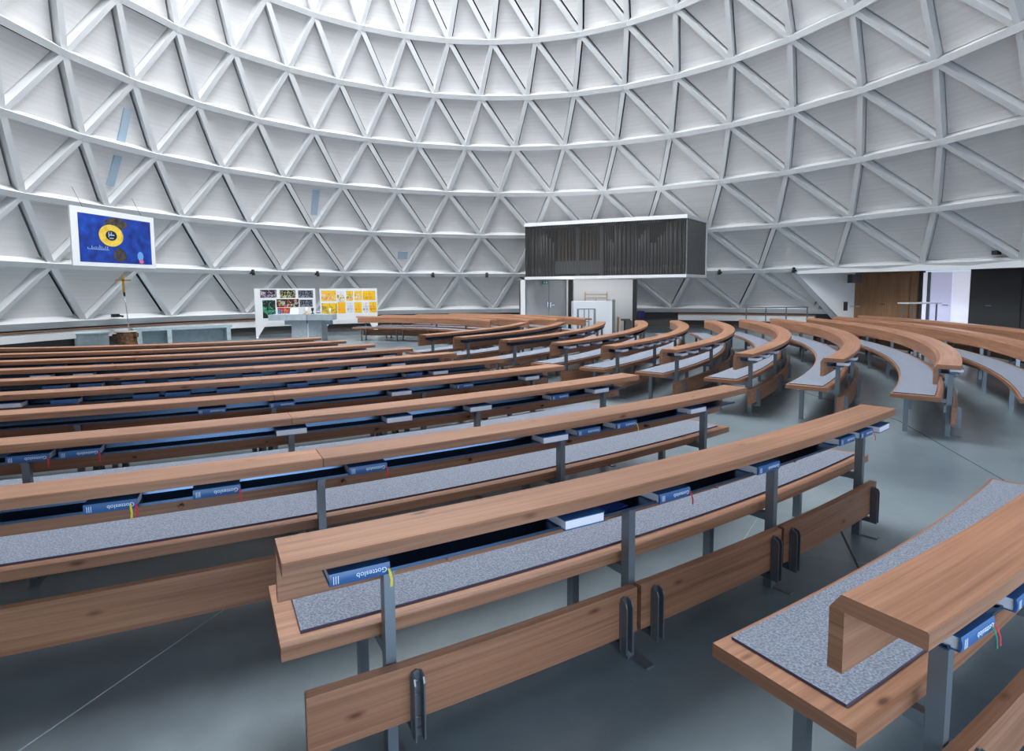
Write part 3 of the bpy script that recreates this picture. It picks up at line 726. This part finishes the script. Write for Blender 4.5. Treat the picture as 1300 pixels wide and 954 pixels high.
DR = [('black drawing with purple and white strokes, top left of the left board', 329.5, 350, 368, 378, K_, [(.25, .1, .3), (.6, .6, .5)]),
      ('black drawing with a pale yellow arc, top middle of the left board', 354, 374, 368.5, 378.5, K_, [(.7, .65, .3)]),
      ('black drawing with fine grey lines, top right of the left board', 377.5, 397, 369, 378.5, (.03, .035, .05), [(.3, .34, .4)]),
      ('tall black drawing of a green globe on the left board', 332, 348, 381, 404, K_, [(.02, .3, .15), (.1, .5, .3)]),
      ('wide black drawing with red and green figures on the left board', 349.5, 378, 380, 390.3, K_, [(.5, .05, .05), (.1, .4, .1), (.6, .6, .6)]),
      ('small black drawing with grey marks, middle right of the left board', 379, 396, 381, 390.3, (.03, .035, .05), [(.3, .34, .4)]),
      ('drawing in red, blue and yellow patches above the altar', 350.5, 368, 391, 401.5, (.5, .03, .03), [(.7, .5, .02), (.02, .15, .6), (.02, .1, .5)]),
      ('yellow drawing with red dots, top left of the right board', 407.5, 426, 369, 382, Yw, [(.6, .15, .1), (.8, .7, .6)]),
      ('white sheet with a green and yellow plant on the right board', 427, 437, 369.5, 383, W_, [Yw, (.2, .45, .05), (.1, .1, .1)]),
      ('yellow sheet with black and white dots, middle of the top row', 438.5, 447.5, 369.5, 382, Yw, [(.03, .02, .05), (.8, .8, .8)]),
      ('pale yellow flower drawing, fourth of the upper row on right board', 449, 459, 369.5, 381.5, Yw, [(.8, .8, .8), (.5, .2, .1)]),
      ('wide orange yellow drawing, top right of the right board', 459.8, 476, 369.5, 381.5, Yw, [(.6, .2, .02)]),
      ('yellow drawing with green letters and a dark red flower, lower left', 407.5, 427, 385, 398, Yw, [(.3, .4, .05), (.25, .04, .1)]),
      ('tall plain orange drawing in the lower row of the right board', 427.6, 437.5, 383.6, 398, (.88, .45, .01), [(.8, .3, .02)]),
      ('lilac white sheet with a small figure on the right board', 439, 447.5, 384, 397, W_, [(.3, .35, .3)]),
      ('yellow drawing with one small bird, lower row of right board', 448.8, 458.5, 384, 397.5, Yw, [(.7, .2, .05)]),
      ('white sheet with a black base line on the right board', 459.5, 467, 384.5, 397.5, (.75, .74, .72), [(.1, .1, .1)]),
      ('orange drawing with a red figure, lower right of the right board', 468, 477.5, 384, 397.5, Yw, [(.5, .1, .02), (.6, .3, .02)])]
for j, (lab, x0, x1, y0, y1, bg, cols) in enumerate(DR):
    bo, Wd, zt_, zb_, bx0, bx1, by0, by1 = BD1 if x1 < 402 else BD2
    fx = lambda x: (x - bx0) / (bx1 - bx0) * Wd - Wd / 2
    fz = lambda y: zt_ - (y - by0) / (by1 - by0) * (zt_ - zb_)
    s = MB(); s.box((0, 0, 0), (fx(x1) - fx(x0), .003, fz(y0) - fz(y1))); o = s.build('drawing', scribbly('drawing_%d' % j, bg, cols, 6 if (x1 - x0) > 12 else 8))
    o.location = bo.location + Matrix.Rotation(bo.rotation_euler.z, 3, 'Z') @ Vector(((fx(x0) + fx(x1)) / 2, -.0025, (fz(y0) + fz(y1)) / 2)); o.rotation_euler.z = bo.rotation_euler.z
    tag(o, lab, 'drawing', 'drawings pinned to the display boards')

# ------------------------------------------------------------------ organ
OL, ORt = at(667, 355, 22.4), at(871.5, 349.5, 20.0)
zb, ztp = 2.14, 4.03
oL = Vector((OL.x, OL.y, 0)); oR = Vector((ORt.x, ORt.y, 0)); oB = Vector((7.15, 21.6, 0))
org = empty('pipe_organ', (oL + oR) / 2 + Vector((0, 0, zb)), 'wide pipe organ behind a dark grey screen, fixed high over the doors', 'organ')
du = (oR - oL); LO = du.length; uu = du.normalized(); vv = Vector((-uu.y, uu.x, 0)); 
if vv.y < 0: vv = -vv
oBL = oL + vv * .9
def slab(mb, z0, z1, gr=.04):
    P = [oL - uu * .02 - vv * gr, oR + uu * .0 - vv * gr, oB + uu * gr, oBL + vv * .2]
    mb.prism([(p.x, p.y) for p in P], (0, 0, z0), (1, 0, 0), (0, 1, 0), (0, 0, z1 - z0))
s = MB(); slab(s, ztp, ztp + .13); loc(s, 'top_trim', M['white'], org)
s = MB(); slab(s, zb - .10, zb); loc(s, 'bottom_trim', M['white'], org)
s = MB(); s.face([(oBL + vv * .1) + Vector((0, 0, zb)), oB + Vector((0, 0, zb)), oB + Vector((0, 0, ztp)), (oBL + vv * .1) + Vector((0, 0, ztp))][::-1])
s.frame_box(oL + vv * .8 + Vector((0, 0, zb)), du * .98, vv * .03, Vector((0, 0, ztp - zb))); loc(s, 'back_panel', mat('organ_dark', (.035, .035, .037), .7), org)
# pipes in towers
pg = mat('pipe_metal', (.13, .132, .135), .55, .4); pf = mat('pipe_foot', (.5, .5, .5), .3, .8)
HT = ztp - zb
def hprof(f):
    if f < .11: return 1.0
    if f < .175: return .93 - (f - .11) * 4.2
    if f < .49: return None
    if f < .56: return .90 - (f - .49) * 4
    if f < .71: return 1.0
    if f < .78: return .66 + (f - .71) * 4
    if f < .81: return .60
    if f < .87: return .66 + (f - .81) * 2.6
    return 1.0
f = .02; cnt = 0
while f < .985:
    h = hprof(f)
    if h is not None:
        w = .052 if h > .95 else .036
        mo = .12 + .06 * abs(sin(f * 31)); c = oL + uu * (f * LO) + vv * (.35 + .12 * sin(f * 40))
        s = MB(); zt_ = zb + HT * min(h, .99)
        s.tube(c + Vector((0, 0, zb + .02)), c + Vector((0, 0, zb + HT * mo)), .012, 8, w); s.tube(c + Vector((0, 0, zb + HT * mo)), c + Vector((0, 0, zt_)), w, 10)
        pp_ = loc(s, 'pipe', pg, org); s = MB(); s.box(c + Vector((0, 0, zb + HT * mo + .04)) - vv * (w + .004), (.04, .012, .035)); o = loc(s, 'pipe_mouth', pf, org); o.parent = pp_; o.matrix_parent_inverse = Matrix.Translation(org.location).inverted(); pp_cnt = cnt
        cnt += 1; f += (w * 2 + .035) / LO
    else:
        f += .02
s = MB()
for k in range(13): 
    c = oL + uu * ((.20 + .275 * k / 12) * LO) + vv * .5; s.box(c + Vector((0, 0, zb + HT * .62)), (.05, .02, HT * .62))
loc(s, 'wooden_pipes', mat('dim_wood', (.17, .10, .06), .7), org)
s = MB(); s.frame_box(oL + uu * (.185 * LO) + vv * .28 + Vector((0, 0, zb + .1)), uu * (.30 * LO), vv * .25, Vector((0, 0, HT * .25))); loc(s, 'wind_chest', mat('chest_grey', (.13, .135, .14), .7), org)
s = MB(); s.frame_box(oL + uu * (.325 * LO) + vv * .25 + Vector((0, 0, zb)), uu * .12, vv * .1, Vector((0, 0, HT))); s.frame_box(oL + uu * (.475 * LO) + vv * .25 + Vector((0, 0, zb)), uu * .14, vv * .1, Vector((0, 0, HT))); loc(s, 'pillar', mat('pillar_grey', (.12, .12, .125), .7), org)
# fine vertical-rod screen in front and on the side
sm_ = mat('screen_rods', (.075, .073, .07), .7)
s = MB(); nR = 140
for k in range(nR + 1):
    c = oL + uu * (LO * k / nR); s.frame_box(c + Vector((0, 0, zb)), uu * .014, vv * .02, Vector((0, 0, HT)))
loc(s, 'front_screen', sm_, org)['kind'] = 'stuff'
s = MB(); dv = oB - oR
s.frame_box(oR + Vector((0, 0, zb)), dv, -uu * .03, Vector((0, 0, HT))); loc(s, 'side_panel', mat('side_grey', (.13, .13, .125), .6), org)
s = MB(); s.frame_box(oL + Vector((0, 0, zb)), vv * .85, uu * .03, Vector((0, 0, HT))); loc(s, 'side_panel', bpy.data.materials['organ_dark'], org)
s = MB(); s.frame_box(oB - dv.normalized() * .06 + Vector((0, 0, zb)), dv.normalized() * .08, uu * .03, Vector((0, 0, HT))); loc(s, 'side_trim', M['white'], org)

# white service block under the organ with grey double door at its left
YW = 22.9
def X(x, Y=YW, y=390): return at(x, y, Y).x
wb2 = MB(); xl, xd0, xd1, xb0, xb1 = X(661), X(667), X(719.5), X(728), X(803)
wb2.frame_box((xb0, YW, 0), (xb1 - xb0, 0, 0), (0, 2.2, 0), (0, 0, 2.035))
wb2.frame_box((xl, YW, 0), (xd0 - xl, 0, 0), (0, .35, 0), (0, 0, 2.035)); wb2.frame_box((xd0, YW, 2.03), (xd1 - xd0 + .1, 0, 0), (0, .3, 0), (0, 0, .006))
wb2.frame_box((xd1, YW + .05, 0), (.06, 0, 0), (0, .3, 0), (0, 0, 2.03))
struct('wall_organ', wb2, M['white'])
w3 = MB(); w3.frame_box((xl - .05, YW + .36, 0), (xb0 - xl + .1, 0, 0), (0, .1, 0), (0, 0, 2.03)); w3.frame_box((xb1, YW + .35, 0), (X(811) - xb1, 0, 0), (0, 1.2, 0), (0, 0, 2.03)); struct('wall_niche', w3, M['recess'])  # right-hand piece: the recess's shade is put into its dark grey
dd = empty('door_4', ((xd0 + xd1) / 2, YW + .2, 0)); dd['kind'] = 'structure'
s = MB(); s.frame_box((xd0 + .02, YW + .2, .01), ((xd1 - xd0) * .56, 0, 0), (0, .05, 0), (0, 0, 2.0)); loc(s, 'door_leaf', M['greydoor'], dd)
s = MB(); s.frame_box((xd0 + .03 + (xd1 - xd0) * .56, YW + .2, .01), ((xd1 - xd0) * .42, 0, 0), (0, .05, 0), (0, 0, 2.0)); loc(s, 'door_leaf', M['greydoor'], dd)
s = MB(); xm2 = xd0 + .03 + (xd1 - xd0) * .56
for q, dx in ((xm2 - .05, -.01), (xm2 + .06, .09)):
    s.box((q, YW + .17, 1.06), (.03, .05, .2)); s.box((q + dx, YW + .14, 1.04), (.12 if dx > 0 else .03, .02, .02))
loc(s, 'door_handle', M['bright'], dd)
ex = empty('exit_sign', at(692, 359, YW - .02), 'small green exit sign with white running figure above the grey double door', 'sign')
s = MB(); s.box((0, 0, 0), (.24, .03, .13)); s.build('plate', M['exit'], ex)
s = MB(); s.box((-.03, -.017, 0), (.025, .003, .05)); s.box((-.03, -.017, .04), (.02, .003, .02)); s.box((-.05, -.017, -.03), (.05, .003, .012), 0); s.box((.06, -.017, 0), (.05, .003, .08)); s.build('pictogram', M['letter'], ex)
# wooden shelf niche on the block
a, b = at(743, 370.5, YW - .03), at(770.5, 383.5, YW - .03)
wn = empty('wall_shelf', ((a.x + b.x) / 2, YW - .03, b.z), 'small pale wooden shelf box set on the white wall under the organ', 'shelf')
W2 = b.x - a.x; H2 = a.z - b.z
s = MB()
for z in (.015, H2 * .42, H2 * .75): s.box((0, 0, z), (W2, .06, .03))
s.box((-W2 / 2, 0, H2 / 2), (.03, .06, H2)); s.box((W2 / 2, 0, H2 / 2), (.03, .06, H2)); s.box((0, 0, H2 * .22), (.03, .05, H2 * .4)); s.build('frame', M['palewood'], wn)
s = MB(); s.box((0, .015, H2 * .5), (W2 * .96, .02, H2)); s.build('back', M['offwhite'], wn)
# console
YC = 21.3
a, b = at(728, 383, YC), at(777, 424, YC); c = at(783.5, 383, YC)
oc = empty('organ_console', ((a.x + b.x) / 2, YC, 0), 'plain white organ console cabinet standing in front of the white wall', 'organ console')
s = MB(); s.frame_box((a.x, YC, 0), (b.x - a.x, 0, 0), (0, .75, 0), (0, 0, a.z)); loc(s, 'front', M['offwhite'], oc)
s = MB(); s.frame_box((b.x, YC + .02, 0), (.16, .3, 0), (-.1, .7, 0), (0, 0, a.z + .06)); loc(s, 'side', M['greydoor'], oc)
ob = empty('organ_bench', at(792, 418, 22.0) * 1, 'small dark bench with pale wooden side, half hidden beside the console', 'bench'); ob.location.z = 0
s = MB(); s.box((0, 0, .5), (.42, .35, .06)); s.box((.15, 0, .235), (.25, .3, .47)); s.build('body', M['recess'], ob)
s = MB(); s.box((-.19, 0, .3), (.07, .36, .6)); s.build('side_panel', M['palewood'], ob)
# trolley frame in front of the console
YT = 20.6
tr = empty('music_trolley', (X(745, YT), YT, 0), 'open grey steel frame stand in front of the organ console', 'stand')
tw = X(756, YT) - X(734.5, YT); th_ = at(745, 392.5, YT).z
s = MB()
for q in (-tw / 2, -tw * .15, tw * .12, tw / 2): s.beam((q, 0, 0), (q, 0, th_), .035, .035, (0, 1, 0))
s.beam((-tw / 2, 0, th_), (tw / 2, 0, th_), .035, .035); s.beam((-tw / 2, .3, 0), (-tw / 2, .3, th_), .03, .03, (0, 1, 0)); s.beam((tw / 2, .3, 0), (tw / 2, .3, th_), .03, .03, (0, 1, 0)); s.beam((-tw * .15, 0, th_ * .62), (tw * .12, 0, th_ * .62), .03, .03)
s.build('frame', M['steel'], tr)
s = MB(); s.box((0, .15, th_ + .03), (tw + .05, .36, .02)); s.build('top', M['offwhite'], tr)
# navy cloth edge
s = MB(); a = at(814.5, 395, 22.3); s.box((0, 0, a.z / 2), (.17, .5, a.z)); o = s.build('cloth_screen', M['navy']); o.location = (a.x, 22.4, 0); tag(o, 'narrow dark blue cloth screen at the right corner of the organ block', 'screen')
# railing
YR_ = 20.6
rl = empty('railing', (X(986, YR_), YR_, 0), 'thin grey steel railing with four posts near the right wall', 'railing')
zr = at(986, 390.5, YR_).z
s = MB()
for q in (947.6, 972.5, 998.4, 1025): xq = X(q, YR_) - rl.location.x; s.beam((xq, 0, 0), (xq, 0, zr), .03, .03, (0, 1, 0))
s.beam((X(947, YR_) - rl.location.x, 0, zr), (X(1026, YR_) - rl.location.x, 0, zr), .035, .035); s.build('rails', M['steel'], rl)
# high table near the portal
YH = 18.4
ht = empty('high_table', (X(1167, YH), YH, 0), 'tall pale topped table on thin steel legs before the portal', 'table')
zh = at(1167, 385, YH).z; hw = X(1188, YH) - X(1147, YH)
s = MB(); s.box((0, 0, zh), (hw, .55, .04)); s.build('table_top', M['offwhite'], ht)
for q in ((-.36, -.2), (.4, -.2), (-.36, .22), (.4, .22)):
    s = MB(); s.beam((q[0], q[1], 0), (q[0], q[1], zh - .02), .035, .035, (0, 1, 0)); s.build('leg', M['steel'], ht)

# ------------------------------------------------------------------ small fittings on the lattice
def spot(i, lab, k=1):
    p = node(k, i); inw = Vector((1 - p.x, 11.8 - p.y, 0)).normalized()
    o = empty('spotlight', p + inw * .06 + Vector((0, 0, -.02)), lab, 'spotlight', 'small black spotlights on the lowest lattice ring')
    s = MB(); s.box((0, 0, 0), (.10, .10, .07)); s.tube((0, 0, 0), inw * .12, .02, 8); s.build('mount', M['black'], o)
    s = MB(); s.tube(inw * .12 + Vector((0, 0, .10)), inw * .2 + Vector((0, 0, -.10)), .055, 12); s.build('lamp_head', M['black'], o)
    s = MB(); s.tube(inw * .2 + Vector((0, 0, -.101)), inw * .203 + Vector((0, 0, -.108)), .045, 12); s.build('lens', M['white'], o)
for i, lab in ((2.52, 'small black spotlight above the left edge of the dark drawings board'), (3.52, 'small black spotlight above the gap between the display boards'), (5.5, 'small black spotlight on the ring, third from the left'), (6.48, 'small black spotlight on the ring left of the organ'), (10.45, 'small black spotlight just right of the organ'), (11.5, 'small black spotlight left of the portal lintel')): spot(i, lab)
p = node(1, 13.78); s = MB(); s.box((0, 0, 0), (.16, .16, .12)); s.tube((0, 0, 0), (-.12, -.1, 0), .05, 10); o = s.build('camera_dome', M['black']); o.location = p + Vector((-.12, -.1, .28)); tag(o, 'small black camera on the lattice above the dark portal wall', 'camera')
p = node(0, .8); s = MB(); s.box((0, 0, .05), (.2, .12, .1), .9); s.tube((.1, 0, .05), (.22, .05, .02), .03, 8); o = s.build('projector', M['black']); o.location = p + Vector((.2, -.16, .14)); tag(o, 'small black projector on the lowest ring above the stone block', 'projector')
def strip(cx, cy, w, h, k, lab):
    # flat loudspeaker panel lying on a wall board
    best = None
    for j in range(-10, 26):
        lo = .5 if k % 2 == 0 else 0; i = j + lo
        for tri in ((node(k, i), node(k, i + 1), node(k + 1, i + .5)), (node(k + 1, i - .5), node(k + 1, i + .5), node(k, i))):
            nrm_ = nrm(*tri); q = tri[0] - nrm_ * .199; d = ray(cx, cy); t = (q - Vector((0, 0, EYE))).dot(nrm_) / d.dot(nrm_)
            P = Vector((0, 0, EYE)) + d * t
            if t > 0:
                g = (tri[0] + tri[1] + tri[2]) / 3 - nrm_ * .199
                dist = (P - g).length
                if best is None or dist < best[0]: best = (dist, P, nrm_, t)
    _, P, n_, t = best
    up = (Vector((0, 0, 1)) - n_ * n_.z).normalized(); sd = up.cross(n_).normalized()
    ww, hh = w * t / FPX, h * t / FPX * 1.1
    s = MB(); s.frame_box(P - sd * ww / 2 - up * hh / 2, sd * ww, up * hh, n_ * .04); o = s.build('panel_loudspeaker', M['palestrip'])
    tag(o, lab, 'loudspeaker', 'flat pale loudspeakers on the wall boards')
strip(157, 160, 10, 40, 3, 'upper tall pale blue loudspeaker panel, high on the left wall')
strip(144, 217, 10, 36, 2, 'tall pale blue loudspeaker panel just above the painting')
strip(400, 257, 8, 30, 2, 'narrow pale blue loudspeaker panel above the display boards')
strip(511, 324, 12, 9, 1, 'small square pale blue loudspeaker panel on the back wall')

# ------------------------------------------------------------------ daylight, and an added light under the organ
w = bpy.data.worlds.new('world'); SC.world = w; w.use_nodes = True
bg = w.node_tree.nodes['Background']; bg.inputs[0].default_value = (.62, .78, 1, 1); bg.inputs[1].default_value = 1.5
cc = QR[9]
ar = bpy.data.lights.new('skylight', 'AREA'); ar.shape = 'DISK'; ar.size = 10.5; ar.energy = 11800; ar.color = (.95, .975, 1.0)
ao = bpy.data.objects.new('skylight', ar); COL.objects.link(ao); ao.location = (cc[0], cc[1], 19.9)
gm = MB(); M['skyglass'] = glow('blue_daylit_glass', (.35, .6, 1.0), 1.2)
for wi, wa in enumerate((-62, -86)):
    wc = Vector((1.97 + 13.75 * cos(rad(wa)), 11.02 + 13.75 * sin(rad(wa)), 1.3)); wd = (Vector((1.97, 11.02, 1.3)) - wc).normalized(); wt = Vector((-wd.y, wd.x, 0))
    wl = bpy.data.lights.new('window_daylight', 'AREA'); wl.shape = 'RECTANGLE'; wl.size = 5.4; wl.size_y = 1.7; wl.energy = 470; wl.color = (.66, .82, 1.0)
    wo = bpy.data.objects.new('window_daylight', wl); COL.objects.link(wo); wo.location = wc + wd * .12; wo.rotation_euler = wd.to_track_quat('-Z', 'Z').to_euler()
    g2 = MB(); g2.frame_box(wc - wt * 2.75 - Vector((0, 0, .95)), wt * 5.5, -wd * .03, Vector((0, 0, 1.9))); g_ = g2.build('window_%d' % (wi + 1), M['skyglass']); g_['kind'] = 'structure'
    for q in range(5): gm.frame_box(wc + wt * (-2.78 + 5.5 * q / 4) + wd * .01 - Vector((0, 0, 1.0)), wt * .07, wd * .08, Vector((0, 0, 2.0)))
    for z in (.25, 2.27): gm.frame_box(Vector((wc.x, wc.y, z)) - wt * 2.78 + wd * .01, wt * 5.56, wd * .09, Vector((0, 0, .07)))
struct('trim_%d' % n, gm, M['darksteel']); n += 1
pr = bpy.data.lights.new('portal_daylight', 'AREA'); pr.shape = 'RECTANGLE'; pr.size = 1.3; pr.size_y = 2.0; pr.energy = 60; pr.color = (.85, .88, 1)
po = bpy.data.objects.new('portal_daylight', pr); COL.objects.link(po); q = Q0 + T * 3.0 - NO * .12; po.location = (q.x, q.y, 1.1)
po.rotation_euler = (-NO).to_track_quat('-Z', 'Z').to_euler()
ul = bpy.data.lights.new('organ_fill_light', 'AREA'); ul.shape = 'RECTANGLE'; ul.size = 3.6; ul.size_y = .12; ul.energy = 34; ul.color = (1, .97, .93)  # added fill to brighten the white block; no lamp fitting there
uo = bpy.data.objects.new('organ_fill_light', ul); COL.objects.link(uo); uo.location = (3.6, 21.5, 2.0); uo.rotation_euler = (rad(38), 0, 0)
SC.view_settings.view_transform = 'Standard'; SC.view_settings.look = 'None'
SC.view_settings.gamma = 1; SC.view_settings.use_curve_mapping = False; SC.view_settings.exposure = -0.95
SC.cycles.max_bounces = 8; SC.cycles.diffuse_bounces = 6; SC.cycles.use_denoising = True
